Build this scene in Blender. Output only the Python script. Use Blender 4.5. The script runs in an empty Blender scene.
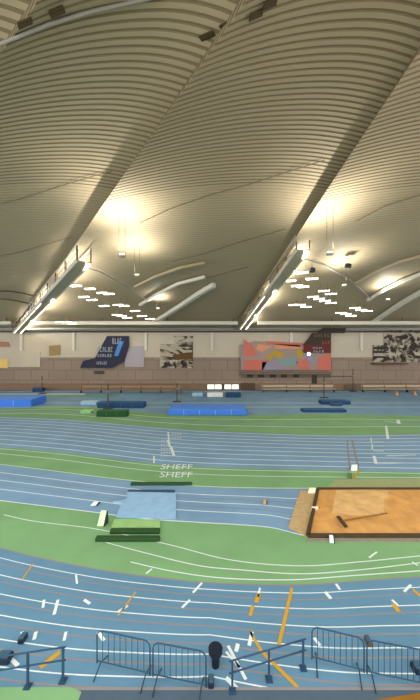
import bpy, bmesh, math, random
from mathutils import Vector, Matrix
random.seed(7)
S = bpy.context.scene
C = S.collection
F = 300.0; CX = 210.0; CY = 350.0; H = 6.0
WY = 45.0                                     # the far wall
ORD = ['first','second','third','fourth','fifth','sixth','seventh','eighth','ninth','tenth','eleventh','twelfth']

# ---------------------------------------------------------------- materials
def lin(c):
    return tuple(((v/255)/12.92 if v/255 <= .04045 else ((v/255+.055)/1.055)**2.4) for v in c)
MATS = {}
def mat(name, rgb, rough=.7, metal=0, noise=0, scale=8, bump=0, spec=.3):
    if name in MATS: return MATS[name]
    m = bpy.data.materials.new(name); m.use_nodes = True
    nt = m.node_tree; b = nt.nodes['Principled BSDF']
    c = lin(rgb)
    b.inputs['Base Color'].default_value = (*c, 1)
    b.inputs['Roughness'].default_value = rough
    b.inputs['Metallic'].default_value = metal
    b.inputs['Specular IOR Level'].default_value = spec
    if noise or bump:
        tc = nt.nodes.new('ShaderNodeTexCoord'); n = nt.nodes.new('ShaderNodeTexNoise')
        n.inputs['Scale'].default_value = scale; n.inputs['Detail'].default_value = 5
        nt.links.new(tc.outputs['Object'], n.inputs['Vector'])
        if noise:
            r = nt.nodes.new('ShaderNodeValToRGB')
            r.color_ramp.elements[0].position = .3; r.color_ramp.elements[1].position = .7
            r.color_ramp.elements[0].color = (*[max(0, v*(1-noise)) for v in c], 1)
            r.color_ramp.elements[1].color = (*[min(1, v*(1+noise)) for v in c], 1)
            nt.links.new(n.outputs['Fac'], r.inputs['Fac']); nt.links.new(r.outputs['Color'], b.inputs['Base Color'])
        if bump:
            bp = nt.nodes.new('ShaderNodeBump'); bp.inputs['Strength'].default_value = bump
            bp.inputs['Distance'].default_value = .02
            nt.links.new(n.outputs['Fac'], bp.inputs['Height']); nt.links.new(bp.outputs['Normal'], b.inputs['Normal'])
    MATS[name] = m; return m
def emit(name, rgb, k):
    if name in MATS: return MATS[name]
    m = mat(name, rgb); b = m.node_tree.nodes['Principled BSDF']
    b.inputs['Emission Color'].default_value = (*lin(rgb), 1); b.inputs['Emission Strength'].default_value = k
    return m

BLUE = mat('track_blue', (118,154,186), .75, noise=.10, scale=.5)
BLUE2 = mat('near_track_blue', (92,134,162), .7, noise=.08, scale=.6)
GREEN = mat('turf_green', (119,163,114), .85, noise=.09, scale=.5)
PINKLINE = mat('terracotta_line', (136,132,134), .8)
WHITE = mat('line_white', (216,228,228), .7)
YELLOW = mat('marking_yellow', (196,150,40), .7)
DARKFLOOR = mat('dark_walkway', (72,92,108), .8, noise=.1, scale=2)
OCHRE = mat('ochre_walkway', (138,96,28), .8, noise=.1, scale=2)
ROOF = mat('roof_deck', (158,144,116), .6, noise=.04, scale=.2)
GROOVE_SHADE = mat('groove_shade', (120,107,82), .8); GROOVE_SHADE_FAR = mat('groove_shade_far', (146,132,105), .8)  # shadow between the ribs put into the groove colour, paler on the far deck
STEEL = mat('grey_steel', (150,150,142), .5, .3)
PALE = mat('pale_paint', (205,200,186), .55)
DARKSTEEL = mat('dark_steel', (70,66,58), .55, .3)
NAVYSTEEL = mat('navy_steel', (46,78,106), .5, .2)
LAMP = emit('lamp_diffuser', (255,246,222), 14)
TUBE = emit('tube_light', (255,246,222), 4)
UPL = emit('uplight_lens', (255,240,205), 6)

# ---------------------------------------------------------------- helpers
def gp(x, y, z=0.0):                          # a point of the ground (or of a plane z above it)
    d = F*(H-z)/(y-CY); return Vector(((x-CX)/F*d, d, z))
def wp(x, y, Y=WY):
    return Vector(((x-CX)/F*Y, Y, H+(CY-y)/F*Y))
def link(name, bm, m, parent=None, smooth=False):
    me = bpy.data.meshes.new(name)
    bmesh.ops.recalc_face_normals(bm, faces=bm.faces[:])
    bm.to_mesh(me); bm.free()
    for k in (m if isinstance(m, list) else [m]): me.materials.append(k)
    if smooth:
        for p in me.polygons: p.use_smooth = True
    o = bpy.data.objects.new(name, me); C.objects.link(o)
    if parent:
        o.parent = parent; q = parent
        while q: me.transform(Matrix.Translation(-q.location)); q = q.parent
    return o
def tag(o, label, cat, group=None, kind=None):
    o['label'] = label; o['category'] = cat
    if group: o['group'] = group
    if kind: o['kind'] = kind
    return o
def thing(name, loc, label, cat, group=None):
    o = bpy.data.objects.new(name, None); C.objects.link(o); o.location = loc; o.empty_display_size = .2
    return tag(o, label, cat, group)
def struct(o, label=None):
    o['kind'] = 'structure'; o['label'] = label or o.name; o['category'] = o.name.split('_')[0]; return o
def box(bm, c, s, rot=None, bev=0, mi=0):
    r = bmesh.ops.create_cube(bm, size=1)
    M = Matrix.Translation(c) @ (rot.to_4x4() if rot else Matrix()) @ Matrix.Diagonal((*s, 1))
    bmesh.ops.transform(bm, matrix=M, verts=r['verts'])
    fs = {f for v in r['verts'] for f in v.link_faces}
    for f in fs: f.material_index = mi
    if bev:
        es = list({e for v in r['verts'] for e in v.link_edges})
        bmesh.ops.bevel(bm, geom=es, offset=bev, segments=2, affect='EDGES', profile=.5)
    return bm
def tube(bm, pts, r, n=8, mi=0, close=True):
    pts = [Vector(p) for p in pts]; rings = []
    for i, p in enumerate(pts):
        t = (pts[min(i+1, len(pts)-1)]-pts[max(i-1, 0)]).normalized()
        a = Vector((0,0,1)) if abs(t.z) < .9 else Vector((1,0,0))
        u = t.cross(a).normalized(); w = u.cross(t).normalized()
        rings.append([bm.verts.new(p+(u*math.cos(2*math.pi*k/n)+w*math.sin(2*math.pi*k/n))*r) for k in range(n)])
    for a, b in zip(rings, rings[1:]):
        for k in range(n):
            bm.faces.new((a[k], a[(k+1)%n], b[(k+1)%n], b[k])).material_index = mi
    if close:
        bm.faces.new(rings[0]).material_index = mi; bm.faces.new(rings[-1][::-1]).material_index = mi
    return bm
def bar(bm, pts, w, h, mi=0):                  # a rectangular section swept along a path (w sideways, h upright)
    pts = [Vector(p) for p in pts]; rings = []
    for i, p in enumerate(pts):
        t = (pts[min(i+1, len(pts)-1)]-pts[max(i-1, 0)]); t.z = 0; t.normalize()
        u = Vector((-t.y, t.x, 0))*w/2; v = Vector((0,0,h/2))
        rings.append([bm.verts.new(p+a) for a in (u+v, -u+v, -u-v, u-v)])
    for a, b in zip(rings, rings[1:]):
        for k in range(4): bm.faces.new((a[k], a[(k+1)%4], b[(k+1)%4], b[k])).material_index = mi
    bm.faces.new(rings[0]).material_index = mi; bm.faces.new(rings[-1][::-1]).material_index = mi
    return bm
def prism(bm, pts, n, mi=0):                   # polygon pts pushed along n
    a = [bm.verts.new(p) for p in pts]; b = [bm.verts.new(Vector(p)+n) for p in pts]
    k = len(a)
    bm.faces.new(a).material_index = mi; bm.faces.new(b[::-1]).material_index = mi
    for i in range(k): bm.faces.new((a[i], a[(i+1)%k], b[(i+1)%k], b[i])).material_index = mi
    return bm
def B(): return bmesh.new()

def spline(pts, xs):                           # Catmull-Rom y(x), straight beyond the ends
    pts = sorted(pts); out = []
    for x in xs:
        if x <= pts[0][0]:
            (x0,y0),(x1,y1) = pts[0], pts[1]; out.append(y0+(y1-y0)/(x1-x0)*(x-x0)); continue
        if x >= pts[-1][0]:
            (x0,y0),(x1,y1) = pts[-2], pts[-1]; out.append(y1+(y1-y0)/(x1-x0)*(x-x1)); continue
        i = max(k for k in range(len(pts)-1) if pts[k][0] <= x)
        (x0,y0),(x1,y1) = pts[i], pts[i+1]
        m0 = ((pts[i+1][1]-pts[i-1][1])/(pts[i+1][0]-pts[i-1][0])) if i else (y1-y0)/(x1-x0)
        m1 = ((pts[i+2][1]-y0)/(pts[i+2][0]-x0)) if i+2 < len(pts) else (y1-y0)/(x1-x0)
        t = (x-x0)/(x1-x0); hh = x1-x0
        out.append((2*t**3-3*t*t+1)*y0+(t**3-2*t*t+t)*hh*m0+(-2*t**3+3*t*t)*y1+(t**3-t*t)*hh*m1)
    return out

# ---------------------------------------------------------------- floor: bands of colour and painted lines on one surface
def ground_curve(px):                          # photo readings -> a curve Y(X) on the ground
    return [(p.x, p.y) for p in (gp(x, y) for x, y in px)]
cG1a = ground_curve([(0,409),(60,406),(110,409),(165,414),(250,415),(330,414),(420,416)])
cT1a = ground_curve([(0,417),(60,419),(110,423),(165,428),(210,431),(330,435),(420,434)])
cT1b = ground_curve([(0,447),(60,452),(100,457),(150,463),(210,467),(330,470),(420,472)])
cR1a = ground_curve([(0,465),(48,471),(120,480),(200,487),(300,489),(420,487)])
cR1b = ground_curve([(0,501),(48,507),(96,513),(140,519),(200,523),(270,528),(310,537),(420,541)])
cN = ground_curve([(0,548),(40,558),(100,570),(150,577),(210,583),(300,585),(360,581),(420,577)])
BACK = -3.0
XS = [-46+i*.25 for i in range(369)]
fb = B()
MI = dict(blue=0, blue2=1, green=2, pink=3, white=4, yellow=5, dark=6, ochre=7)
def sheet(fa, fbk, xs, z, mi):
    ya, yb = fa(xs), fbk(xs)
    ya = [max(BACK, min(44.99, v)) for v in ya]; yb = [max(BACK, min(44.99, v)) for v in yb]
    va = [fb.verts.new((x, y, z)) for x, y in zip(xs, ya)]; vb = [fb.verts.new((x, y, z)) for x, y in zip(xs, yb)]
    for i in range(len(xs)-1):
        fb.faces.new((va[i], va[i+1], vb[i+1], vb[i])).material_index = mi
def cv(c): return lambda xs: spline(c, xs)
def const(v): return lambda xs: [v for _ in xs]
def mix(a, b, t): return lambda xs: [p*(1-t)+q*t for p, q in zip(spline(a, xs), spline(b, xs))]
def off(a, d): return lambda xs: [p+d for p in a(xs)]
def paint(f, w, mi, x0=-60, x1=60, z=.006):
    xs = [x for x in XS if x0 <= x <= x1]
    sheet(off(f, w/2), off(f, -w/2), xs, z, mi)
sheet(const(44.99), const(BACK), XS, 0, MI['blue'])
sheet(cv(cG1a), cv(cT1a), XS, .003, MI['green'])
sheet(cv(cT1b), cv(cR1a), XS, .003, MI['green'])
sheet(cv(cR1b), cv(cN), XS, .003, MI['green'])
sheet(cv(cN), const(BACK), XS, .003, MI['blue2'])
# far strip
paint(const(40.8), .9, MI['white'], -60, -17); paint(const(38.6), 1.2, MI['green'], -46, -12)
for t, w in ((34, .18), (31.5, .16), (43.3, .25)): paint(const(t), w, MI['white'])
# lanes of the straight
for i in range(9):
    paint(mix(cT1a, cT1b, (i+.35)/9), .075, MI['white'])
for t in (.30, .68): paint(mix(cG1a, cT1a, t), .10, MI['white'])
paint(mix(cG1a, cT1a, .55), .22, MI['blue'])
for t in (.12, .42): paint(mix(cT1b, cR1a, t), .05, MI['white'])
paint(mix(cT1b, cR1a, .97), .05, MI['white'])
for t in (.25, .48, .72, .99): paint(mix(cR1a, cR1b, t), .05, MI['white'], -60, 4.4)
for t in (.36, .60): paint(mix(cR1a, cR1b, t), .03, MI['pink'], -60, 3.6)
# lines in the near green
for px in ([(0,514),(32,521),(95,529),(170,545),(230,560),(300,566),(360,562),(420,556)],
           [(100,541),(145,553),(200,566),(240,570),(300,574),(360,570),(420,563)],
           [(130,562),(170,571),(220,578),(290,580),(350,576),(420,571)]):
    c = ground_curve(px); paint(cv(c), .035, MI['white'], c[0][0], 8)
# the bend in front: blue lanes parallel to its edge
paint(cv(cN), .05, MI['pink'], z=.005)
for k in range(1, 8):
    wdt = lambda xs, k=k: [y-k*(.40+.022*abs(x)) for x, y in zip(xs, spline(cN, xs))]
    paint(wdt, .034, MI['pink'], -9, 9, z=.005)
    paint(off(wdt, .19), .027, MI['white'], -9, 9)
def stroke(p, q, w, mi='white', z=.008):
    a, b = gp(*p), gp(*q); t = (b-a).normalized(); u = Vector((-t.y, t.x, 0))*w/2
    fb.faces.new([fb.verts.new((*v.xy, z)) for v in (a+u, b+u, b-u, a-u)]).material_index = MI[mi]
for p, q, w in (((76,575),(77,584),.05), ((44,600),(43,608),.06), ((58,600),(54,615),.07), ((66,632),(64,641),.06), ((22,632),(23,640),.06),
                ((36,632),(34,640),.07), ((128,606),(118,612),.06), ((202,583),(193,593),.06), ((190,600),(182,608),.06), ((238,644),(236,652),.08),
                ((260,588),(258,597),.05), ((252,632),(249,646),.07), ((325,592),(331,599),.09), ((336,584),(340,590),.07), ((377,552),(369,558),.05),
                ((411,585),(404,592),.06), ((392,600),(398,606),.07), ((228,646),(246,680),.06), ((226,652),(240,668),.05), ((98,632),(104,641),.07),
                ((314,638),(320,646),.07), ((10,658),(18,666),.07), ((226,678),(238,690),.08), ((84,600),(90,604),.07), ((412,562),(418,566),.05),
                ((146,574),(152,569),.05)):
    stroke(p, q, w)
for p, q, w in (((292,588),(279,645),.075), ((259,594),(256,603),.10), ((393,604),(399,612),.11), ((60,652),(40,668),.10), ((250,632),(262,652),.06),
                ((262,652),(300,690),.07), ((413,590),(420,596),.09), ((253,606),(250,616),.08), ((33,564),(22,580),.04), ((136,592),(118,616),.04)):
    stroke(p, q, w, 'yellow')
# start line, lane marks and lettering of the straight
for p, q, w in (((168,432),(169,440),.10), ((168,440),(170,447),.13), ((171,447),(174,456),.16), ((160,456),(174,456),.05), ((154,456),(154,463),.08),
                ((371,438),(371.5,443),.06), ((372,444),(372.5,450),.06), ((374,456),(376,464),.16), ((376,464),(404,463),.07), ((386,456),(416,455),.08),
                ((386,426),(388,439),.16), ((398,420),(399,424),.25), ((384,421),(399,423),.10), ((355,466),(358,470),.1)):
    stroke(p, q, w)
for i, (x, y) in enumerate([(161,441),(161,445),(161,449),(161,453),(172,434),(172,438),(374,442),(374,446),(374,451)]):
    for k in range(4): stroke((x+k*2.6, y), (x+k*2.6+1.5, y), .16)
for p, q, w, c in (((352,440),(358,466),.10,'pink'), ((347,440),(350,470),.08,'pink'), ((360,470),(345,489),.10,'yellow')): stroke(p, q, w, c)
# dark and ochre edge of the walkway under the camera
sheet(lambda xs: [5.33+.0*x for x in xs], const(BACK), [x for x in XS if -30 <= x <= 30], .010, MI['dark'])
sheet(lambda xs: [min(5.28, 4.80+.12*x) for x in xs], const(BACK), [x for x in XS if 0 <= x <= 30], .012, MI['ochre'])
sheet(lambda xs: [5.33 for x in xs], lambda xs: [5.28 for x in xs], [x for x in XS if -30 <= x <= 30], .013, MI['pink'])
sheet(lambda xs: [5.28-.1*(x+2.5) if x > -2.5 else 5.33 for x in xs], const(BACK), [x for x in XS if -30 <= x <= -2.2], .014, MI['green'])
# floor lettering
def letters(txt, a, w, depth, z):
    cu = bpy.data.curves.new('t', 'FONT'); cu.body = txt; cu.size = 1
    o = bpy.data.objects.new('t', cu); C.objects.link(o)
    me = bpy.data.meshes.new_from_object(o.evaluated_get(bpy.context.evaluated_depsgraph_get()))
    bpy.data.objects.remove(o); bpy.data.curves.remove(cu)
    xs = [v.co.x for v in me.vertices]; ys = [v.co.y for v in me.vertices]
    sx = w/(max(xs)-min(xs)); sy = depth/(max(ys)-min(ys))
    me.transform(Matrix.Translation((a.x, a.y, z)) @ Matrix.Diagonal((sx, sy, 1, 1)) @ Matrix.Translation((-min(xs), -min(ys), 0)))
    return me
bpy.context.view_layer.update()
for txt, x, y, y1, x1 in (('SHEFF', 160, 469.5, 464.5, 192), ('SHEFF', 159, 477.5, 472, 192)):
    a = gp(x, y); e = gp(x1, y); f = gp(x, y1)
    me = letters(txt, a, e.x-a.x, f.y-a.y, .012)
    n0 = len(fb.faces); fb.from_mesh(me); fb.faces.ensure_lookup_table()
    for f in fb.faces[n0:]: f.material_index = MI['white']
    bpy.data.meshes.remove(me)
for f in fb.faces:
    f.normal_update()
    if f.normal.z < 0: f.normal_flip()
me = bpy.data.meshes.new('floor'); fb.to_mesh(me); fb.free()
for m in (BLUE, BLUE2, GREEN, PINKLINE, WHITE, YELLOW, DARKFLOOR, OCHRE): me.materials.append(m)
fl = bpy.data.objects.new('floor', me); C.objects.link(fl)
struct(fl, 'blue and green indoor athletics floor with white lane lines')

# ---------------------------------------------------------------- roof: lapped fan vaults of ribbed deck
def ss(t): t = max(0, min(1, t)); return t*t*(3-2*t)
def zc(Y): return 10.0 if Y < 12 else 10.0-6.8*((Y-12)/33)**1.5
def amp(Y): return .9 if Y < 20 else .9-.65*ss((Y-20)/25)
def folds(Y):
    z = zc(Y); return [-1.38*Y+.65*z, -.663*Y+.63*z, .067*Y+.60*z, .79*Y+.58*z, 1.52*Y+.56*z]
NB = 4
def prof(u):
    return -((1-u/.7)**2) if u < .7 else -.42*((u-.7)/.3)**2
def roof_z(X, Y):                              # height above the camera
    f = folds(Y); i = 0
    for k in range(NB):
        if X >= f[k]: i = k
    u = (X-f[i])/(f[i+1]-f[i]); u = max(-.06, min(1, u))
    return zc(Y)+amp(Y)*prof(u)
rb = B()
NU = 22; rows = []
Y = 1.6; sp = .26
while Y < 45.3:
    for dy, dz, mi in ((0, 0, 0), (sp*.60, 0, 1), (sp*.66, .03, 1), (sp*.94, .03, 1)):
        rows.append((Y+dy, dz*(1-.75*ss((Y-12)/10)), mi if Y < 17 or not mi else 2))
    Y += sp
for b in range(-1, NB):
    prev = None
    for (y, dz, mi) in rows:
        f = folds(y); f = [f[0]-.72*y]+f
        a, e = f[b+1], f[b+2]; cur = []
        for k in range(NU+1):
            u = -.05+1.05*k/NU
            cur.append(rb.verts.new((a+(e-a)*u, y, H+zc(y)+amp(y)*prof(u)+dz)))
        # riser up to the neighbouring vault
        if b >= 0: cur.insert(0, rb.verts.new((a, y, H+zc(y)+amp(y)*prof(1)+dz)))
        if prev:
            for k in range(len(cur)-1):
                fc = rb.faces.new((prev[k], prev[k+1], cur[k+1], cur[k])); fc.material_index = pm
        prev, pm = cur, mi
bmesh.ops.recalc_face_normals(rb, faces=rb.faces[:])
roof = link('ceiling', rb, [ROOF, GROOVE_SHADE, GROOVE_SHADE_FAR])
struct(roof, 'beige ribbed metal roof deck in lapped curved vaults')
def rp(x, y, drop):                             # the point seen at (x, y) that hangs drop below the deck
    d = 6.0; best = None
    while d < 44.6:
        g = F*(roof_z((x-CX)/F*d, d)-drop)/d-(CY-y)
        if g <= 0: break
        d += .05
    return Vector(((x-CX)/F*d, d, H+(CY-y)/F*d))

# thin conduits under the deck
for i, (px, lab) in enumerate([
    ([(-20,208),(20,199),(60,186),(90,177),(112,171)], 'thin dark conduit under the left vault, above the left catwalk'),
    ([(140,223),(170,209),(210,195),(250,184),(290,171),(325,160)], 'thin dark conduit crossing the middle vault at mid height'),
    ([(170,262),(200,255),(240,242),(285,229)], 'thin dark conduit low in the middle vault, left of the right catwalk'),
    ([(-10,258),(20,252),(50,243),(72,237)], 'thin dark conduit low in the left vault just above the left catwalk'),
    ([(355,222),(385,206),(430,192)], 'thin dark conduit at the right edge of the roof above the lamp rows'),
    ([(200,280),(225,273),(248,267)], 'thin dark conduit just left of the top of the right catwalk')]):
    bm = B(); tube(bm, [rp(x, y, .09) for x, y in px], .022, 6)
    tag(link('conduit', bm, mat('conduit_brown', (112,98,74), .6)), lab, 'pipe', 'conduits under the roof')
bm = B(); tube(bm, [rp(x, y, .12) for x, y in [(-20,52),(0,44),(50,24),(90,12),(125,4),(160,-4)]], .05, 8)
tag(link('cable_duct', bm, mat('duct_grey', (138,134,126), .6), smooth=True), 'pale grey thin duct crossing the top left corner of the roof', 'duct')
for x, y, lab in ((25,23,'left of the two dark vents in the top left roof corner'), (57,12,'right of the two dark vents in the top left roof corner'),
                  (225,26,'lowest of the three dark vents at the top middle of the roof'), (256,15,'middle one of the three dark vents at the top middle of the roof'),
                  (270,4,'topmost of the three dark vents at the top middle of the roof'), (207,36,'dark vent beside the upper fold of the roof')):
    p = rp(x, y, .09); bm = B(); q = rp(x+7, y-3, .09)
    bar(bm, [p-(q-p), q], .17, .05); bar(bm, [p-(q-p)*.92+Vector((0,0,-.03)), q-(q-p)*.1+Vector((0,0,-.03))], .06, .03)
    tag(link('roof_vent', bm, mat('vent_dark', (70,58,38))), lab, 'vent', 'dark roof vents')

# curved roof beams springing from the wall
for px, w, m, lab in (
    ([(153,323),(166,315),(182,305),(200,293),(214,285)], .5, PALE, 'thick pale curved roof beam rising from the far wall left of centre'),
    ([(140,305),(158,294),(178,284),(205,277)], .32, PALE, 'slim pale curved beam above the thick left one'),
    ([(135,287),(155,277),(180,268),(205,263)], .26, ROOF, 'beige curved beam highest of the three left of centre'),
    ([(372,323),(384,315),(402,303),(424,290)], .5, PALE, 'thick pale curved roof beam rising from the far wall at the right'),
    ([(368,300),(384,290),(402,281),(426,272)], .32, PALE, 'slim pale curved beam above the thick right one'),
    ([(355,284),(375,273),(400,262),(426,255)], .26, ROOF, 'beige curved beam highest of the three at the right'),
    ([(-14,292),(8,291),(22,293),(34,296)], .14, DARKSTEEL, 'dark curved rib left of the left catwalk, upper one'),
    ([(-14,299),(5,299),(18,301),(34,305)], .14, DARKSTEEL, 'dark curved rib left of the left catwalk, lower one'),
    ([(78,265),(100,272),(122,284),(146,300)], .12, STEEL, 'grey steel purlin running down beside the left lamp rows'),
    ([(302,258),(325,266),(350,280),(372,300)], .12, STEEL, 'grey steel purlin running down beside the right lamp rows')):
    bm = B(); bar(bm, [rp(x, y, .3) for x, y in px], w, w*.9)
    tag(link('roof_beam', bm, m), lab, 'beam', 'curved roof beams')

# ---------------------------------------------------------------- luminaires
def luminaire(p, yaw, label, group, L=.85, hang=True):
    t = thing('roof_light', p, label, 'light', group)
    R = Matrix.Rotation(yaw, 3, 'Z')
    hs = link('housing', box(B(), p+Vector((0,0,.06)), (L, .34, .09), R, .015), PALE, t)
    link('diffuser', box(B(), p, (L*.92, .28, .05), R), LAMP, hs)
    top = H+roof_z(p.x, p.y)
    for s in (-1, 1):
        q = p+R@Vector((s*L*.3, 0, .09)); link('hanger', tube(B(), [q, (q.x, q.y, max(q.z+.05, H+roof_z(q.x, q.y)-.01))], .012, 5), DARKSTEEL, t)
rowsL = [([(76,286),(90,289),(102,293),(109,294),(118,305),(124,306),(135,311),(142,316),(150,319)], 'upper row beside the left catwalk', 'lights of the upper left row'),
         ([(84,297),(92,300),(104,306),(117,315),(122,316),(127,318)], 'lower row beside the left catwalk', 'lights of the lower left row'),
         ([(290,272),(302,273),(312,279),(324,291),(331,294),(355,308),(361,310),(367,311)], 'upper row beside the right catwalk', 'lights of the upper right row'),
         ([(290,281),(297,286),(303,287),(313,297),(319,299),(325,301),(331,303),(341,313),(346,314),(351,316)], 'lower row beside the right catwalk', 'lights of the lower right row'),
         ([(60,322),(66,322),(72,323)], 'short row at the left catwalk foot', 'lights at the left catwalk foot'),
         ([(294,305),(300,305),(306,307)], 'short row at the right catwalk foot', 'lights at the right catwalk foot')]
for px, desc, grp in rowsL:
    for i, (x, y) in enumerate(px):
        p = rp(x, y, .75)
        luminaire(p, -.25, '%s roof light from the left in the %s' % (ORD[i], desc), grp, L=.55+.02*p.y)
# uplights washing the deck
ups = [(122,256,'floodlight shining up at the roof fold above the left lamp rows'), (137,276,'floodlight shining up at the roof, lower of the left pair'),
       (330,254,'floodlight shining up at the roof fold above the right lamp rows'), (344,286,'floodlight shining up among the right lamp rows'),
       (388,300,'floodlight shining up at the thick curved beam at the right'), (158,309,'floodlight shining up at the thick curved beam left of centre')]
for i, (x, y, lab) in enumerate(ups):
    p = rp(x, y, (2.9, 2.6, 2.9, 2.4, 1.8, 1.5)[i])
    t = thing('floodlight', p, lab, 'light', 'roof floodlights')
    bm = B(); box(bm, p, (.36, .24, .15), None, .03); hs = link('housing', bm, STEEL, t)
    link('lens', box(B(), p+Vector((0,0,.105)), (.29, .18, .03)), UPL, hs)
    for s in (-1, 1): link('bracket', tube(B(), [p+Vector((s*.19,0,0)), (p.x+s*.19, p.y, H+roof_z(p.x+s*.19, p.y)-.03)], .012, 5), DARKSTEEL, t)
    l = bpy.data.lights.new('floodlight_lamp', 'SPOT'); l.energy = (2000, 1300, 2000, 1300, 1000, 600)[i]; l.color = (1, .96, .89); l.spot_size = 2.6; l.spot_blend = 1; l.shadow_soft_size = .15
    lo = bpy.data.objects.new('floodlight_lamp', l); C.objects.link(lo); lo.parent = t; lo.location = (0,0,.2); lo.rotation_euler = (math.pi,0,0)
# roof loudspeakers
for x, y, lab in ((312,270,'small dark loudspeaker hung by the top of the right catwalk'), (348,266,'small dark loudspeaker hung above the right lamp rows')):
    p = rp(x, y, .9); t = thing('roof_loudspeaker', p, lab, 'loudspeaker', 'roof loudspeakers')
    bm = B(); box(bm, p, (.5,.4,.42), Matrix.Rotation(.4,3,'X'), .1); link('cabinet', bm, mat('black_plastic', (38,38,36), .6), t)
    bm = B(); tube(bm, [p+Vector((0,0,.15)), (p.x, p.y, H+roof_z(p.x, p.y)+.03)], .025, 6); link('hanger', bm, DARKSTEEL, t)

# ---------------------------------------------------------------- catwalks under the folds
def catwalk(a, b, label, n=11):
    a, b = Vector(a), Vector(b)
    t = thing('catwalk', a, label, 'catwalk', 'sloping roof catwalks')
    d = (b-a); h = Vector((d.x, d.y, 0)).normalized(); s = Vector((-h.y, h.x, 0)); W = .5
    dz = Vector((0,0,1))
    bm = B(); bar(bm, [a, b], 1.0, .10); link('deck', bm, mat('catwalk_deck', (160,150,128), .6), t)
    for k in (-1, 1):
        bm = B(); bar(bm, [a+s*k*W+dz*.02, b+s*k*W+dz*.02], .1, .3); link('stringer', bm, PALE, t)
        bm = B(); tube(bm, [a+s*k*W+dz*1.1, b+s*k*W+dz*1.1], .055, 6); link('handrail', bm, PALE, t)
        bm = B(); tube(bm, [a+s*k*W+dz*.6, b+s*k*W+dz*.6], .03, 6); link('knee_rail', bm, STEEL, t)
        for i in range(n):
            p = a+d*i/(n-1)+s*k*W; bm = B(); bar(bm, [p, p+dz*1.1+h*.001], .07, .07) if 0 else box(bm, p+dz*.55, (.07,.07,1.1))
            link('post', bm, DARKSTEEL, t)
    for i in range(n-1):
        p, q = a+d*i/(n-1), a+d*(i+1)/(n-1); bm = B()
        tube(bm, [p-s*W+dz*.05, q-s*W+dz*1.1], .03, 5); link('brace', bm, STEEL, t)
    for i in range(n-1):
        p = a+d*(i+.5)/(n-1)
        bm = B(); tube(bm, [p+dz*.0, (p.x, p.y, max(p.z+.3, H+roof_z(p.x, p.y)+.03))], .03, 5); link('hanger', bm, DARKSTEEL, t)
    for k in (-.42, .42):
        for i in range(4, 10):
            p, q = a+d*(i+.1)/10, a+d*(i+.9)/10
            bm = B(); bar(bm, [p+s*k-dz*.09, q+s*k-dz*.09], .1, .07); link('tube_light', bm, TUBE, t)
    # added area lights without fixtures, there to brighten the vaults above
    for k in (.15, .5, .85):
        p = a+d*k
        l = bpy.data.lights.new('vault_fill', 'AREA'); l.shape = 'RECTANGLE'; l.size = d.length*.3; l.size_y = .5; l.energy = 700; l.color = (1, .96, .89)
        lo = bpy.data.objects.new('vault_fill', l); C.objects.link(lo); lo.parent = t; lo.location = p-a+dz*.3
        lo.location = lo.location - s*.5
        zz = -(dz*.8-s*.6).normalized(); xx = d.normalized(); yy = zz.cross(xx).normalized(); xx = yy.cross(zz)
        lo.rotation_euler = Matrix((xx, yy, zz)).transposed().to_euler()
    return t
def hung(x, y, Y): p = wp(x, y, Y); return p
catwalk(hung(84,262,22), hung(17,333,44), 'left sloping steel catwalk with rails and strip lights under the roof fold')
catwalk(hung(303,250,22), hung(243,329,44), 'right sloping steel catwalk with rails and strip lights under the roof fold')

# ---------------------------------------------------------------- far wall
def wall_mat():
    m = mat('block_wall', (140,124,110), .8); nt = m.node_tree; b = nt.nodes['Principled BSDF']
    tc = nt.nodes.new('ShaderNodeTexCoord'); mp = nt.nodes.new('ShaderNodeMapping'); br = nt.nodes.new('ShaderNodeTexBrick')
    mp.inputs['Rotation'].default_value = (math.pi/2, 0, 0)
    nt.links.new(tc.outputs['Object'], mp.inputs['Vector']); nt.links.new(mp.outputs['Vector'], br.inputs['Vector'])
    br.inputs['Scale'].default_value = 1; br.inputs['Brick Width'].default_value = 2.6; br.inputs['Row Height'].default_value = 1.5
    br.inputs['Mortar Size'].default_value = .035; br.offset = .3
    br.inputs['Color1'].default_value = (*lin((146,129,115)), 1); br.inputs['Color2'].default_value = (*lin((137,121,108)), 1)
    br.inputs['Mortar'].default_value = (*lin((108,94,84)), 1)
    nt.links.new(br.outputs['Color'], b.inputs['Base Color']); return m
BLOCK = wall_mat()
CREAM = mat('cream_cladding', (188,178,160), .7, noise=.05, scale=.3)
bm = B()
box(bm, (0, WY+.27, 2.45), (130, .6, 4.9), mi=0)
box(bm, (0, WY+.27, 8.4), (130, .6, 7.0), mi=1)
struct(link('wall_back', bm, [BLOCK, CREAM]), 'far wall of brown blocks below cream cladding')
bm = B(); box(bm, (0, WY-.09, .55), (130, .18, .7)); box(bm, (0, WY-.14, .93), (130, .28, .08))
struct(link('baseboard_back', bm, mat('timber_skirting', (134,108,86), .7)), 'brown timber skirting along the far wall')
bm = B(); tube(bm, [(-62, WY-.6, 9.15), (62, WY-.6, 9.15)], .24, 12)
o = link('wall_duct', bm, STEEL, smooth=True); tag(o, 'long grey round duct along the top of the far wall', 'duct')
bm = B(); tube(bm, [(-62, WY-.45, 8.72), (62, WY-.45, 8.72)], .09, 8)
tag(link('wall_pipe', bm, DARKSTEEL), 'thin dark pipe under the grey duct on the far wall', 'pipe')
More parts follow.
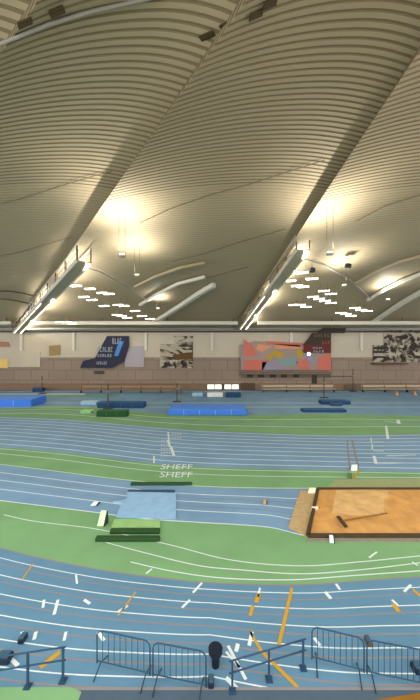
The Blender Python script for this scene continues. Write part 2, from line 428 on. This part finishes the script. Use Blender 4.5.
for x0, x1, lab in ((-46, -27.2, 'left of the left catwalk foot'), (-24.3, 3.8, 'between the feet of the two catwalks'), (6.5, 46, 'right of the right catwalk foot')):
    t = thing('eaves_beam', ((x0+x1)/2, 41, 9.6), 'pale horizontal steel beam under the roof '+lab, 'beam', 'eaves beams')
    link('web', box(B(), ((x0+x1)/2, 41, 9.68), (x1-x0, .10, .42)), PALE, t)
    link('flange', box(B(), ((x0+x1)/2, 41, 9.90), (x1-x0, .4, .06)), PALE, t); link('flange', box(B(), ((x0+x1)/2, 41, 9.46), (x1-x0, .4, .06)), STEEL, t)
    n = max(2, int((x1-x0)/7))
    for k in range(n):
        x = x0+.6+(x1-x0-1.2)*k/(n-1); link('hanger', tube(B(), [(x, 41, 9.9), (x, 41, max(10.0, H+roof_z(x, 41)-.02))], .05, 6), DARKSTEEL, t)
for i, (x, lab) in enumerate(((22,'left of the navy banner at the left edge'), (74,'just left of the navy banner'), (146,'between the navy banner and the left mural'),
                              (212,'between the left mural and the red mural'), (291,'behind the red and yellow mural'), (361,'left of the right mural'))):
    X = wp(x, 350).x; bm = B(); box(bm, (X, WY-.15, 7.25), (.42, .24, 2.7), None, .04)
    struct(link('trim_%d' % (i+1), bm, PALE), 'pale wall pilaster '+lab)

LAST = [None]
def board(name, px, depth, m, label, cat, Y=WY, group=None, parent=None):
    bm = B(); prism(bm, [wp(x, y, Y) for x, y in px], Vector((0, depth, 0)))
    o = link(name, bm, m, parent)
    if not parent: tag(o, label, cat, group)
    if name in ('sheet', 'red_panel'): LAST[0] = o
    return o
NAVY = mat('banner_navy', (42,44,66), .7, noise=.1, scale=.6); BLACKB = mat('banner_black', (58,46,38), .7)
LETTER = mat('banner_lettering', (168,176,186), .7); BLUEB = mat('banner_blue', (70,130,200), .7)
def glyphs(px0, px1, y0, y1, n, Y, mi_parent, m, name='lettering'):
    bm = B(); w = (px1-px0)/n
    for k in range(n):
        x = px0+k*w; hgt = (y1-y0)
        a, b = wp(x+.15*w, y1, Y), wp(x+.8*w, y0, Y)
        st = (b.x-a.x)*.32
        kind = (k*7+n) % 4
        box(bm, ((a.x+st/2), Y-.01, (a.z+b.z)/2), (st, .03, b.z-a.z))
        if kind != 3: box(bm, ((a.x+b.x)/2, Y-.01, b.z-.09), (b.x-a.x, .03, .16))
        if kind != 0: box(bm, ((a.x+b.x)/2, Y-.01, a.z+.09), (b.x-a.x, .03, .16))
        if kind in (0, 2): box(bm, (b.x-st/2, Y-.01, (a.z+b.z)/2), (st, .03, b.z-a.z))
    return link(name, bm, m, LAST[0])
# navy banner
t = thing('banner', wp(105, 369, 44.6), 'navy banner with slanted left edge and pale lettering left of the left mural', 'banner')
board('sheet', [(107,336),(129,336),(129,346),(124,361),(112,368),(80,368),(83,361),(95,358),(101,347)], .12, NAVY, None, None, 44.6, parent=t)
glyphs(97,113,347,352,6,44.55,t,LETTER); glyphs(97,112,354,357,6,44.55,t,LETTER); glyphs(96,107,361.5,364.5,6,44.55,t,LETTER); glyphs(112,122,338,344,4,44.55,t,LETTER)
board('blue_stripe', [(119,341),(124,341),(118,356),(114,356)], .03, BLUEB, None, None, 44.55, parent=t)['label'] = 'bright blue stripe'
bm = B()
for x in (88, 110, 126): p = wp(x, 350); bar(bm, [(p.x, 44.7, 7.9 if x > 105 else 4.2), (p.x, 44.96, 7.9 if x > 105 else 4.2)], .1, .1)
link('fixing', bm, DARKSTEEL, t)
# murals
def mural_mat(name, sx, sy, seed, th=.5):
    m = mat(name, (60,50,40), .7); nt = m.node_tree; b = nt.nodes['Principled BSDF']
    tc = nt.nodes.new('ShaderNodeTexCoord'); mp = nt.nodes.new('ShaderNodeMapping'); n = nt.nodes.new('ShaderNodeTexNoise'); r = nt.nodes.new('ShaderNodeValToRGB')
    mp.inputs['Scale'].default_value = (sx, 1, sy); mp.inputs['Location'].default_value = (seed, seed*2, seed)
    n.inputs['Scale'].default_value = 1; n.inputs['Detail'].default_value = 3; n.inputs['Distortion'].default_value = 1.2
    nt.links.new(tc.outputs['Object'], mp.inputs['Vector']); nt.links.new(mp.outputs['Vector'], n.inputs['Vector'])
    nt.links.new(n.outputs['Fac'], r.inputs['Fac']); nt.links.new(r.outputs['Color'], b.inputs['Base Color'])
    r.color_ramp.elements[0].position = th-.06; r.color_ramp.elements[0].color = (*lin((44,36,28)), 1)
    r.color_ramp.elements[1].position = th+.1; r.color_ramp.elements[1].color = (*lin((176,166,148)), 1)
    return m
M1 = mural_mat('mural_dark', 1.1, 1.1, 3, .5); M2 = mural_mat('mural_sweep', .5, 1.6, 9, .48); BROWN = mat('mural_brown', (92,66,34), .7)
MW = mat('mural_light', (170,158,138), .7); MD = mat('mural_ink', (46,38,30), .7)
t = thing('mural', wp(178,369,44.7), 'dark sepia picture panel of sweeping shapes left of centre on the far wall', 'mural')
board('panel', [(174,336),(193,336),(193,368),(160,368),(160,344),(174,344)], .1, M2, None, None, 44.86, parent=t)
board('crowd_strip', [(160,360),(193,360),(193,368),(160,368)], .02, M1, None, None, 44.83, parent=t)
bm = B()
for px in ([(160,346),(168,346),(177,352),(177,354),(168,350),(160,349)], [(176,345),(184,350),(192,350),(192,352),(183,353),(176,348)], [(160,352),(174,354),(174,357),(160,356)]):
    prism(bm, [wp(x, y, 44.83) for x, y in px], Vector((0,.03,0)))
link('light_sweep', bm, MW, t)
bm = B(); prism(bm, [wp(x, y, 44.81) for x, y in ((172,355),(193,352),(193,359),(176,360))], Vector((0,.03,0))); link('brown_sweep', bm, BROWN, t)
t = thing('mural', wp(398,363,44.7), 'large dark picture panel of a crowd at the right end of the far wall', 'mural')
board('panel', [(384,329),(430,329),(430,362),(373,362),(373,345),(384,345)], .1, M1, None, None, 44.86, parent=t)
bm = B()
for px in ([(384,330),(396,333),(408,332),(400,336),(386,334)], [(408,331),(420,334),(430,332),(430,336),(414,337)]):
    prism(bm, [wp(x, y, 44.83) for x, y in px], Vector((0,.03,0)))
link('light_sweep', bm, MW, t)
bm = B()
for y0 in (347, 351, 356): prism(bm, [wp(x, y, 44.81) for x, y in ((373,y0),(384,y0),(390,y0+2),(373,y0+2))], Vector((0,.03,0)))
link('dark_stripe', bm, MD, t)
# red / yellow mural
t = thing('mural', wp(285,371,44.7), 'red, grey and yellow painted panel above the dark gallery ledge', 'mural')
board('panel', [(240,345),(255,341),(331,346),(331,370),(241,370)], .13, mat('mural_grey', (150,132,128), .7), None, None, 44.59, parent=t)
RED = mat('mural_red', (192,106,92), .7); ORG = mat('mural_orange', (204,140,104), .7); YEL = mat('mural_yellow', (172,146,46), .7); TEAL = mat('mural_teal', (122,148,146), .7); LIL = mat('mural_lilac', (140,132,158), .7)
for nm, m, polys in (('red_shape', RED, ([(244,339),(252,345),(258,356),(244,356)], [(244,360),(268,360),(263,370),(244,370)], [(296,362),(306,358),(310,371),(300,369)], [(318,358),(331,352),(331,371),(318,371)], [(265,341),(300,343),(316,346),(312,348),(268,344)])),
                     ('orange_shape', ORG, ([(258,344),(272,346),(262,352),(256,349)], [(274,344),(300,345),(300,349),(275,349)])),
                     ('yellow_shape', YEL, ([(266,358),(274,350),(284,353),(282,358),(272,356),(270,362)], [(297,350),(304,350),(302,358),(296,356)])),
                     ('teal_shape', TEAL, ([(276,359),(296,357),(298,364),(284,367)],)), ('lilac_shape', LIL, ([(262,362),(276,362),(284,371),(262,371)], [(302,350),(310,350),(316,366),(306,358)]))):
    for px in polys: link(nm, prism(B(), [wp(x, min(y, 370), 44.56) for x, y in px], Vector((0,.03,0))), m, t)
# dark banner with red foot
t = thing('banner', wp(315,356,44.5), 'dark brown banner with a deep red lower panel right of the red mural', 'banner')
board('sheet', [(310,331),(341,331),(341,345),(330,345),(303,345),(305,338)], .12, BLACKB, None, None, 44.5, parent=t) if 0 else board('sheet', [(312,333),(331,333),(331,345),(303,345),(308,339)], .1, BLACKB, None, None, 44.40, parent=t)
board('red_panel', [(304,345),(331,345),(331,353),(304,353)], .1, mat('banner_maroon', (96,36,34), .7), None, None, 44.40, parent=t)
glyphs(314,330,333,337,5,44.36,t,mat('banner_dim', (120,104,84),.7)); glyphs(322,330,341,344,3,44.36,t,mat('banner_redtext', (196,90,70),.7)); glyphs(312,322,347,349,6,44.36,t,LETTER); glyphs(313,324,350,352.5,4,44.36,t,LETTER)
bm = B()
for x in (308, 318, 328): p = wp(x, 350); bar(bm, [(p.x, 44.48, 7.2), (p.x, 44.555, 7.2)], .1, .1)
link('fixing', bm, DARKSTEEL, t)
board('hanging_sign', [(323,328),(346,328),(345,333),(319,333)], .22, BLACKB, 'small dark sign under the roof above the dark brown banner', 'sign', 43.95)
p = wp(309, 354, 44.2); t = thing('wall_lamp', p, 'small bright round lamp below the dark brown banner', 'light')
bm = B(); tube(bm, [p+Vector((0,.1,0)), p+Vector((0,.19,0))], .2, 12); link('housing', bm, STEEL, t)
bm = B(); tube(bm, [p+Vector((0,.05,0)), p+Vector((0,.12,0))], .24, 12); link('lens', bm, TUBE, t)
# dark panel above and right edge details
tag(link('wall_shelf', box(B(), (wp(388,363.6).x, 44.62, wp(388,363.6).z), (5.2, .7, .18), None, .03), BROWN), 'dark brown shelf under the right mural', 'shelf')
board('wall_panel', [(-10,352),(40,352),(40,367),(-10,367)], .1, CREAM, 'pale blank panel on the far wall at the left edge', 'panel', 44.87)
board('poster', [(-8,359),(8,359),(8,368),(-8,368)], .08, mat('pale_yellow', (226,190,110), .7), 'yellow poster at the left edge of the far wall', 'poster', 44.78)
board('poster', [(-8,341),(8,342),(10,347),(-8,347)], .08, mat('dull_red', (170,118,100), .7), 'faded red strip poster above the yellow poster', 'poster', 44.87)
board('wall_panel', [(125,346),(144,346),(144,367),(125,367)], .1, mat('lilac_grey', (166,158,164), .7), 'lilac grey panel between the navy banner and the left mural', 'panel', 44.85)
board('wall_vent', [(94,371),(104,371),(104,374),(94,374)], .08, DARKSTEEL, 'small dark vent under the navy banner', 'vent', 44.85)
board('poster', [(49,346),(60,345),(60,355),(49,356)], .08, mat('olive', (150,126,86), .7), 'olive poster on the wall between the left catwalk and the navy banner', 'poster', 44.87)
# gallery ledge under the red mural
t = thing('gallery_ledge', wp(285,378,44.6), 'dark gallery ledge with openings under the red mural', 'ledge')
bm = B(); box(bm, (wp(285,371).x, 44.62, wp(285,373).z), (13.5, .68, .35), None, .03); link('ledge', bm, mat('ledge_grey', (112,98,86), .7), t)
board('recess', [(241,374),(331,374),(331,378),(241,378)], .05, mat('recess_brown', (112,98,86), .8), None, None, 44.9, parent=t)
for x in (247,258,270,281,293):
    board('opening', [(x,374.5),(x+6,374.5),(x+6,377.5),(x,377.5)], .05, mat('opening_dark', (64,56,50), .8), None, None, 44.85, parent=t)
board('opening', [(312,375),(317,375),(317,384),(312,384)], .05, mat('opening_dark', (64,56,50), .8), None, None, 44.85, parent=t)
# lit low windows and boxes in front
def window(n, x0, x1, y0, y1, lab):
    bm = B(); a, b = wp(x0, y1, 44.75), wp(x1, y0, 44.75)
    for (c, s) in ((((a.x+b.x)/2, a.z), (b.x-a.x+.2, .12)), (((a.x+b.x)/2, b.z), (b.x-a.x+.2, .12)), ((a.x, (a.z+b.z)/2), (.12, b.z-a.z)), ((b.x, (a.z+b.z)/2), (.12, b.z-a.z)), (((a.x+b.x)/2, (a.z+b.z)/2), (.1, b.z-a.z))):
        box(bm, (c[0], 44.72, c[1]), (s[0], .2, s[1]))
    o = struct(link('window_%d' % n, bm, mat('window_brown', (120,104,88), .6)), lab)
    bm = B(); box(bm, ((a.x+b.x)/2, 44.78, (a.z+b.z)/2), (b.x-a.x, .05, b.z-a.z)); g = link('pane', bm, emit('daylit_glass', (240,238,228), 1.0), o)
window(1, 207, 222, 384, 389.5, 'left bright low window below the wall centre'); window(2, 224, 239, 384, 389.5, 'right bright low window below the wall centre')
board('hatch', [(241,383),(255,383),(255,390.2),(241,390.2)], .1, mat('door_brown', (84,68,54), .7), 'dark brown hatch right of the bright low windows', 'hatch', 44.6)
board('hatch', [(345,384),(356,384),(356,390.2),(345,390.2)], .1, mat('hatch_brown', (110,92,76), .7), 'brown hatch low on the wall left of the right bench', 'hatch', 44.6)

# ---------------------------------------------------------------- mats, boxes and benches
def cushion(name, x0, x1, ytop, ybase, depth, m, label, cat, group=None, bev=.08, strap=None, seams=2, skew=0):
    a, b = gp(x0, ybase), gp(x1, ybase); d = a.y; hgt = (ybase-ytop)/F*d
    # the top face adds to what is seen: solve the height so that the far top edge sits at ytop
    hgt = H-(ytop-CY)/F*(d+depth); hgt = max(.12, hgt)
    c = Vector(((a.x+b.x)/2, d+depth/2, hgt/2)); w = b.x-a.x
    t = thing(name, (c.x, c.y, 0), label, cat, group)
    R = Matrix.Rotation(skew, 3, 'Z')
    bm = B(); box(bm, c, (w, depth, hgt), R, min(bev, hgt*.4)); fbod = link('foam_body', bm, m[0], t)
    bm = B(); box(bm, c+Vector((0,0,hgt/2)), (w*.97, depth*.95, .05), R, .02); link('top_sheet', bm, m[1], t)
    for k in range(seams):
        bm = B(); x = -w/2+w*(k+1)/(seams+1); box(bm, c+R@Vector((x, -depth/2-.004, 0)), (.035, .03, hgt*.85), R); link('seam', bm, m[2], fbod)
    return t
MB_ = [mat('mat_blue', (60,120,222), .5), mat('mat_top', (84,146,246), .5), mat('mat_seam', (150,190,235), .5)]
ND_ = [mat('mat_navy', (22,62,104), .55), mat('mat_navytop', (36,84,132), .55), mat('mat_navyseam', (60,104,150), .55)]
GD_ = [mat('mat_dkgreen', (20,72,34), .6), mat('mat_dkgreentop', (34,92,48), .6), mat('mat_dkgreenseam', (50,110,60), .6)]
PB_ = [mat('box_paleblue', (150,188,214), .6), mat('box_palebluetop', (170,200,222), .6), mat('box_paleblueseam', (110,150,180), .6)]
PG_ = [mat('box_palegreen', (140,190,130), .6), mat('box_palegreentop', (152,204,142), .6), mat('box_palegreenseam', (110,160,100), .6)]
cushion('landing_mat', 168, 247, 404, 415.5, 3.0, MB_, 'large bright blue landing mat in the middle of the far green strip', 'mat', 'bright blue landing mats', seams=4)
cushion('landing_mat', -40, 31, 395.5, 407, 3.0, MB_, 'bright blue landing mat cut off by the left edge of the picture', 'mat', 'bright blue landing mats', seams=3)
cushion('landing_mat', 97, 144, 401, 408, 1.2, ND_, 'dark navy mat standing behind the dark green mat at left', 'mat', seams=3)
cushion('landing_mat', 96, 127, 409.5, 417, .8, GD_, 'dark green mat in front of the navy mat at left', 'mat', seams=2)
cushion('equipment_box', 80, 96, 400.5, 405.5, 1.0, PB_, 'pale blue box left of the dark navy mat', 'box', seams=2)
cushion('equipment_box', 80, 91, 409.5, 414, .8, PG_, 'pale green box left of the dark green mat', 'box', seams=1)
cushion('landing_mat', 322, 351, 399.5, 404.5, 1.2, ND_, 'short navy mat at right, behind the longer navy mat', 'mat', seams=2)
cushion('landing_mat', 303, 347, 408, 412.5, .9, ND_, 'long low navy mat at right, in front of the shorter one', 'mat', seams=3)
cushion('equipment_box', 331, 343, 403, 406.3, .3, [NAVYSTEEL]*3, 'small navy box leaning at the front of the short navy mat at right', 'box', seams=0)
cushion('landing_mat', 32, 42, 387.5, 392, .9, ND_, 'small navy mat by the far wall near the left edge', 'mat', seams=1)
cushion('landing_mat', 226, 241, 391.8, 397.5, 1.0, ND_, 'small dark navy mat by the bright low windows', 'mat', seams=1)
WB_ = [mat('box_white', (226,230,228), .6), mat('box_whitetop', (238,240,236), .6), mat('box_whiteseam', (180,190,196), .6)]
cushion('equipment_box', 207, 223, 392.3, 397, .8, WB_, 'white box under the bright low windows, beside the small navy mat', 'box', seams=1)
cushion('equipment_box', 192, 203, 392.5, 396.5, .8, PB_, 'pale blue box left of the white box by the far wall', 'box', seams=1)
# benches by the wall
def bench(x0, x1, y, label, m):
    a, b = gp(x0, y), gp(x1, y); t = thing('bench', ((a.x+b.x)/2, a.y, 0), label, 'bench', 'benches along the far wall')
    c = Vector(((a.x+b.x)/2, a.y, 0)); w = b.x-a.x
    link('seat', box(B(), c+Vector((0,0,.46)), (w, .5, .1), None, .02), m, t)
    link('backrest', box(B(), c+Vector((0,.27,.85)), (w, .08, .35), None, .02), m, t)
    n = max(2, int(w/2.2))
    for k in range(n):
        x = -w/2+.15+(w-.3)*k/(n-1)
        link('leg', box(B(), c+Vector((x, 0, .215)), (.08,.42,.43)), DARKSTEEL, t); link('back_post', box(B(), c+Vector((x, .2, .5)), (.07,.06,1.0)), DARKSTEEL, t)
BT = mat('bench_beige', (182,164,142), .7); BT2 = mat('bench_brown', (150,122,98), .7)
bench(80, 182, 393, 'long brown bench along the far wall below the navy banner and left mural', BT2)
bench(262, 335, 392.2, 'pale beige bench below the gallery ledge', BT)
bench(362, 430, 392.2, 'pale beige bench along the far wall at the right', BT)
for x, lab in ((397, 'left orange cone on the floor in front of the right bench'), (415, 'right orange cone on the floor in front of the right bench')):
    p = gp(x, 395.2); t = thing('marker_cone', p, lab, 'cone', 'orange marker cones')
    bm = B(); bmesh.ops.create_cone(bm, segments=14, radius1=.19, radius2=.04, depth=.5, cap_ends=True, matrix=Matrix.Translation(p+Vector((0,0,.29)))); link('cone', bm, mat('cone_orange', (226,150,60), .6), t)
    link('base', box(B(), p+Vector((0,0,.02)), (.46,.46,.04)), mat('cone_base', (170,100,40), .6), t)
# jump stands
def stand(x, y, top, label, arm=0):
    p = gp(x, y); hz = H-(top-CY)/F*p.y
    t = thing('jump_stand', p, label, 'stand', 'jump stands')
    bm = B(); box(bm, p+Vector((0,0,.05)), (.9,.5,.1), None, .02); link('base', bm, DARKSTEEL, t)
    bm = B(); tube(bm, [p+Vector((0,0,.05)), p+Vector((0,0,hz))], .06, 8); up = link('upright', bm, DARKSTEEL, t)
    bm = B(); box(bm, p+Vector((.06,-.08,hz*.7)), (.22,.14,.12)); link('bar_holder', bm, STEEL, up)
    if arm:
        bm = B(); tube(bm, [p+Vector((0,0,hz-.05)), p+Vector((arm,0,hz-.05))], .05, 8); link('crossbar', bm, DARKSTEEL, t)
stand(108, 409, 384, 'thin dark upright stand behind the dark navy mat'); stand(177, 402, 383, 'thin dark upright stand behind the large bright blue mat')
stand(42, 394, 376, 'thin dark upright stand beside the small navy mat near the left edge'); stand(324, 398, 376, 'dark upright stand with a crossbar behind the navy mats at right', 3.6)
stand(353, 391.5, 369, 'thin dark upright stand by the far wall right of the dark brown banner')

# ---------------------------------------------------------------- sandpit
SAND = mat('sand_orange', (206,154,88), .95, noise=.16, scale=2.2, bump=.6); SANDL = mat('sand_pale', (216,176,118), .95, noise=.14, scale=3, bump=.8)
CONC = mat('concrete_edge', (150,150,132), .85, noise=.08, scale=3)
a, b, c2, d2 = gp(318,490), gp(540,490), gp(560,537), gp(308,537)
KERB = mat('pit_kerb', (74,60,40), .8, noise=.1, scale=3)
cen = (a+b+c2+d2)/4
t = thing('sandpit', (cen.x, cen.y, 0), 'long jump pit of orange sand with concrete edges at the right', 'sandpit')
bm = B(); NX, NY = 60, 24; g = []
for j in range(NY+1):
    row = []
    for i in range(NX+1):
        p = a.lerp(b, i/NX).lerp(d2.lerp(c2, i/NX), j/NY)
        e = min(i, NX-i, 4)/4*min(j, NY-j, 4)/4
        row.append(bm.verts.new((p.x, p.y, .04+e*(.05+.03*math.sin(p.x*2.1+p.y)+.02*math.sin(p.x*5+p.y*3.3)+random.uniform(0,.03)))))
    g.append(row)
for j in range(NY):
    for i in range(NX):
        f = bm.faces.new((g[j][i], g[j+1][i], g[j+1][i+1], g[j][i+1])); f.material_index = 1 if (5 <= i+.0 <= 19 - j*.15 and 1 <= j <= 15+.4*(i % 3)) else 0
link('sand', bm, [SAND, SANDL], t, True)
for p, q in ((a, b), (d2, c2), (a, d2)):
    bm = B(); bar(bm, [p+Vector((0,0,.045)), q+Vector((0,0,.045))], .12, .09); link('kerb', bm, KERB, t)
bm = B(); ap = [gp(336,480), gp(540,478), gp(540,488.6), gp(325,488.6)]; prism(bm, [v+Vector((0,0,.004)) for v in ap], Vector((0,0,.02))); link('apron', bm, mat('apron_olive', (150,160,116), .9, noise=.08), t)
bm = B(); ap = [gp(308,538.8), gp(560,538.8), gp(560,543), gp(306,542)]; prism(bm, [v+Vector((0,0,.004)) for v in ap], Vector((0,0,.02))); link('apron', bm, mat('apron_grey', (140,134,118), .9, noise=.08), t)
bm = B(); ap = [gp(300,491), gp(316,491), gp(306.5,537), gp(288,528)]; prism(bm, [v+Vector((0,0,.004)) for v in ap], Vector((0,0,.02))); link('apron', bm, mat('apron_sandy', (186,160,116), .9, noise=.12), t)
# rake lying across the sand
p, q = gp(342,528), gp(387,520)
t = thing('sand_rake', (p+q)/2+Vector((0,0,0)), 'long wooden rake lying across the orange sand', 'rake')
bm = B(); tube(bm, [p+Vector((0,0,.24)), q+Vector((0,0,.24))], .025, 6); link('handle', bm, mat('rake_wood', (132,92,44), .7), t)
bm = B(); box(bm, p+Vector((0,0,.22)), (.12,.6,.05))
for k in range(7): box(bm, p+Vector((0,-.27+.09*k,.18)), (.02,.02,.08))
link('head', bm, DARKSTEEL, t)

# marker signs and blocks
def sign(x0, x1, ytop, ybase, m, label, dark=True):
    a, b = gp(x0, ybase), gp(x1, ybase); hz = H-(ytop-CY)/F*(a.y+.12)
    c = (a+b)/2+Vector((0,0,.026)); w = b.x-a.x; t = thing('marker_board', c, label, 'marker', 'white runway marker boards')
    bm = B(); prism(bm, [c+Vector((-w/2, 0, 0)), c+Vector((w*.3, 0, 0)), c+Vector((w/2, .14, hz)), c+Vector((-w*.2, .14, hz))], Vector((0,.05,0))); link('face', bm, m, t)
    bm = B(); prism(bm, [c+Vector((w*.3, -.02, 0)), c+Vector((w*.55, .25, 0)), c+Vector((w*.56, .15, hz))], Vector((.03,.0,0))); link('support', bm, mat('marker_dark', (46,58,48), .7), t)
CWH = mat('board_cream', (238,226,196), .6); PGW = mat('board_greenwhite', (206,232,192), .6)
sign(308, 317, 489, 494, CWH, 'cream marker board at the far left corner of the sandpit')
sign(311, 320, 508, 512, CWH, 'cream marker board halfway along the left edge of the sandpit')
sign(97, 105, 512, 527, PGW, 'tall pale green marker board on the near green strip at left')
sign(90, 97, 503, 506.5, WHITE, 'small white marker board on the blue runway at left')
sign(351, 359, 465.5, 471.5, WHITE, 'white marker board with dark side at the edge of the straight, behind the sandpit')
sign(348, 352, 474, 479, mat('board_green', (70,116,66), .7), 'small green marker board behind the sandpit')
sign(330, 335, 537, 544, WHITE, 'small white marker board just in front of the sandpit')
sign(263, 267, 501, 505, mat('board_tan', (180,150,110), .7), 'small tan marker board on the blue runway before the sandpit')

# ---------------------------------------------------------------- covered pit at left of centre
def slab(name, px, th, m, label, cat, z0=.004):
    bm = B(); vs = [gp(x, y) for x, y in px]; c = sum(vs, Vector())/len(vs)
    prism(bm, [v+Vector((0,0,z0)) for v in vs], Vector((0,0,th)))
    o = link(name, bm, m); tag(o, label, cat); return o
slab('cover_sheet', [(127,493),(176,494),(176,519.5),(116,518),(122,504),(113,503),(127,500)], .05, mat('cover_blue', (142,182,216), .75, noise=.08, scale=3, bump=.4), 'pale blue pit cover lying on the blue runway left of centre', 'cover')
slab('cover_sheet', [(114,520.5),(160,521),(160,529),(111,529)], .05, mat('cover_green', (148,190,124), .8, noise=.1, scale=3, bump=.4), 'pale green pit cover lying on the near green in front of the blue cover', 'cover')
def beam(x0, x1, ya, m, w, h, label):
    a, b = gp(x0, ya), gp(x1, ya); bm = B(); box(bm, (a+b)/2+Vector((0,0,h/2+.004)), (b.x-a.x, w, h), None, .02)
    t = tag(link('kerb_beam', bm, m), label, 'beam', 'dark kerb beams')
KG = mat('beam_green', (38,72,34), .7, noise=.15); KN = mat('beam_navy', (48,72,98), .7, noise=.1)
beam(131, 192, 484.8, KG, .18, .1, 'dark green beam topmost, just below the floor lettering')
beam(128, 175, 492.2, KN, .14, .08, 'dark navy beam along the far edge of the pale blue cover')
beam(110.5, 160, 533, KG, .17, .12, 'dark green beam along the near edge of the pale green cover')
beam(96, 160, 540.6, KG, .17, .12, 'dark green beam nearest the camera, second from the pale green cover')

# ---------------------------------------------------------------- barriers in front
def barrier(p0, p1, hgt, label, bars=9, panel=False):
    a, b = gp(*p0), gp(*p1); d = b-a; h = d.normalized(); dz = Vector((0,0,1)); s = Vector((-h.y, h.x, 0))
    t = thing('crowd_barrier', (a+b)/2, label, 'barrier', 'dark crowd barriers')
    r = .12; fr = []
    for k in range(7): an = math.pi/2*k/6; fr.append(a+h*(r-r*math.cos(an))+dz*(hgt-r+r*math.sin(an)))
    fr2 = [b-(p-a-dz*p.z)*1.0 if 0 else b-h*(p-a).dot(h)+dz*p.z for p in fr][::-1]
    bm = B(); tube(bm, [a+dz*.1]+fr+fr2+[b+dz*.1], .013, 8); link('frame', bm, NAVYSTEEL, t, True)
    bm = B(); tube(bm, [a+dz*.14, b+dz*.14], .011, 6); link('bottom_rail', bm, NAVYSTEEL, t)
    for k in range(1, bars):
        p = a+d*k/bars; bm = B(); tube(bm, [p+dz*.14, p+dz*(hgt-.01)], .0065, 6); link('bar', bm, NAVYSTEEL, t)
    for p in (a+h*.08, b-h*.08):
        bm = B(); tube(bm, [p-s*.24+dz*.012, p+dz*.12, p+s*.24+dz*.012], .011, 6); link('foot', bm, mat('barrier_foot', (28,48,68), .6), t)
barrier((97,668), (150,681), .72, 'left of the two joined barred barriers left of bottom centre')
barrier((153,682), (206,693), .72, 'right of the two joined barred barriers, by the black bin')
barrier((312,664), (364,678), .72, 'left one of the two joined barred barriers at the bottom right')
barrier((367,679), (432,693), .72, 'right one of the two joined barred barriers, at the bottom right corner', 11)
def rail_fence(p0, p1, hgt, label, posts, rails=(1, .62)):
    a, b = gp(*p0), gp(*p1); d = b-a; dz = Vector((0,0,1))
    t = thing('rail_barrier', (a+b)/2, label, 'barrier', 'two rail barriers')
    for k in rails:
        bm = B(); tube(bm, [a+dz*hgt*k, b+dz*hgt*k], .014, 8); link('rail', bm, NAVYSTEEL, t, True)
    for k in posts:
        p = a+d*k; bm = B(); link('base_plate', box(B(), p+dz*.012, (.12,.12,.024)), NAVYSTEEL, t); box(bm, p+dz*hgt/2, (.035,.035,hgt)); link('post', bm, NAVYSTEEL, t)
rail_fence((-12,694), (66,681), .62, 'two rail barrier at the bottom left corner', (.02, .5, .96))
rail_fence((229,693), (306,668), .55, 'two rail barrier between the black bin and the right barred barriers', (.04, .5, .96))
# black bin, boxes
def bin_(x, ybase, ytop, r0, r1, label):
    p = gp(x, ybase); hz = H-(ytop-CY)/F*p.y; t = thing('litter_bin', p, label, 'bin')
    bm = B(); bmesh.ops.create_cone(bm, segments=20, radius1=r0, radius2=r1, depth=hz, cap_ends=True, matrix=Matrix.Translation(p+Vector((0,0,hz/2)))); link('body', bm, mat('bin_black', (16,28,40), .5), t)
    bm = B(); bmesh.ops.create_cone(bm, segments=20, radius1=r1*1.5, radius2=r1*1.5, depth=.08, cap_ends=True, matrix=Matrix.Translation(p+Vector((0,0,hz)))); link('rim', bm, mat('bin_rim', (22,34,48), .5), t)
bin_(215.5, 666, 650, .07, .09, 'black bin with a wide rim standing on the blue bend at bottom centre')
def dark_box(x0, x1, ytop, ybase, label, m=None):
    a, b = gp(x0, ybase), gp(x1, ybase); dp = .18; hz = max(.1, H-(ytop-CY)/F*(a.y+dp)); t = thing('control_box', ((a.x+b.x)/2, a.y, 0), label, 'box', 'small dark boxes on the bend')
    bm = B(); box(bm, ((a.x+b.x)/2, a.y+dp/2, hz/2), (b.x-a.x, dp, hz), None, .02); link('case', bm, m or mat('case_black', (20,40,58), .5), t)
    bm = B(); box(bm, ((a.x+b.x)/2, a.y+dp/2, hz+.01), ((b.x-a.x)*.8, dp*.8, .03), None, .01); link('lid', bm, mat('case_lid', (60,90,112), .5), t)
dark_box(-6, 8, 650, 666, 'dark box on the blue bend at the left edge'); dark_box(208, 214, 680, 690, 'small black box at the foot of the barrier near the black bin')
dark_box(416, 428, 660, 676, 'dark box at the right edge behind the corner barrier'); dark_box(17, 23, 637, 645, 'small dark box behind the bottom left two rail barrier')
dark_box(368, 373, 641, 648, 'small brown box behind the right barred barriers', mat('case_brown', (92,74,56), .6))

# ---------------------------------------------------------------- light, world, camera
w = bpy.data.worlds.new('World'); S.world = w; w.use_nodes = True
bg = w.node_tree.nodes['Background']; bg.inputs['Color'].default_value = (1.0, .965, .91, 1); bg.inputs['Strength'].default_value = 2.55
cam = bpy.data.cameras.new('Camera'); co = bpy.data.objects.new('Camera', cam); C.objects.link(co)
co.location = (0, 0, H); co.rotation_euler = (math.pi/2, 0, 0)
cam.sensor_fit = 'HORIZONTAL'; cam.sensor_width = 36; cam.lens = F/420*36; cam.clip_end = 400; cam.clip_start = .05
S.camera = co
S.view_settings.view_transform = 'Standard'; S.view_settings.look = 'None'; S.view_settings.gamma = 1; S.view_settings.exposure = 0
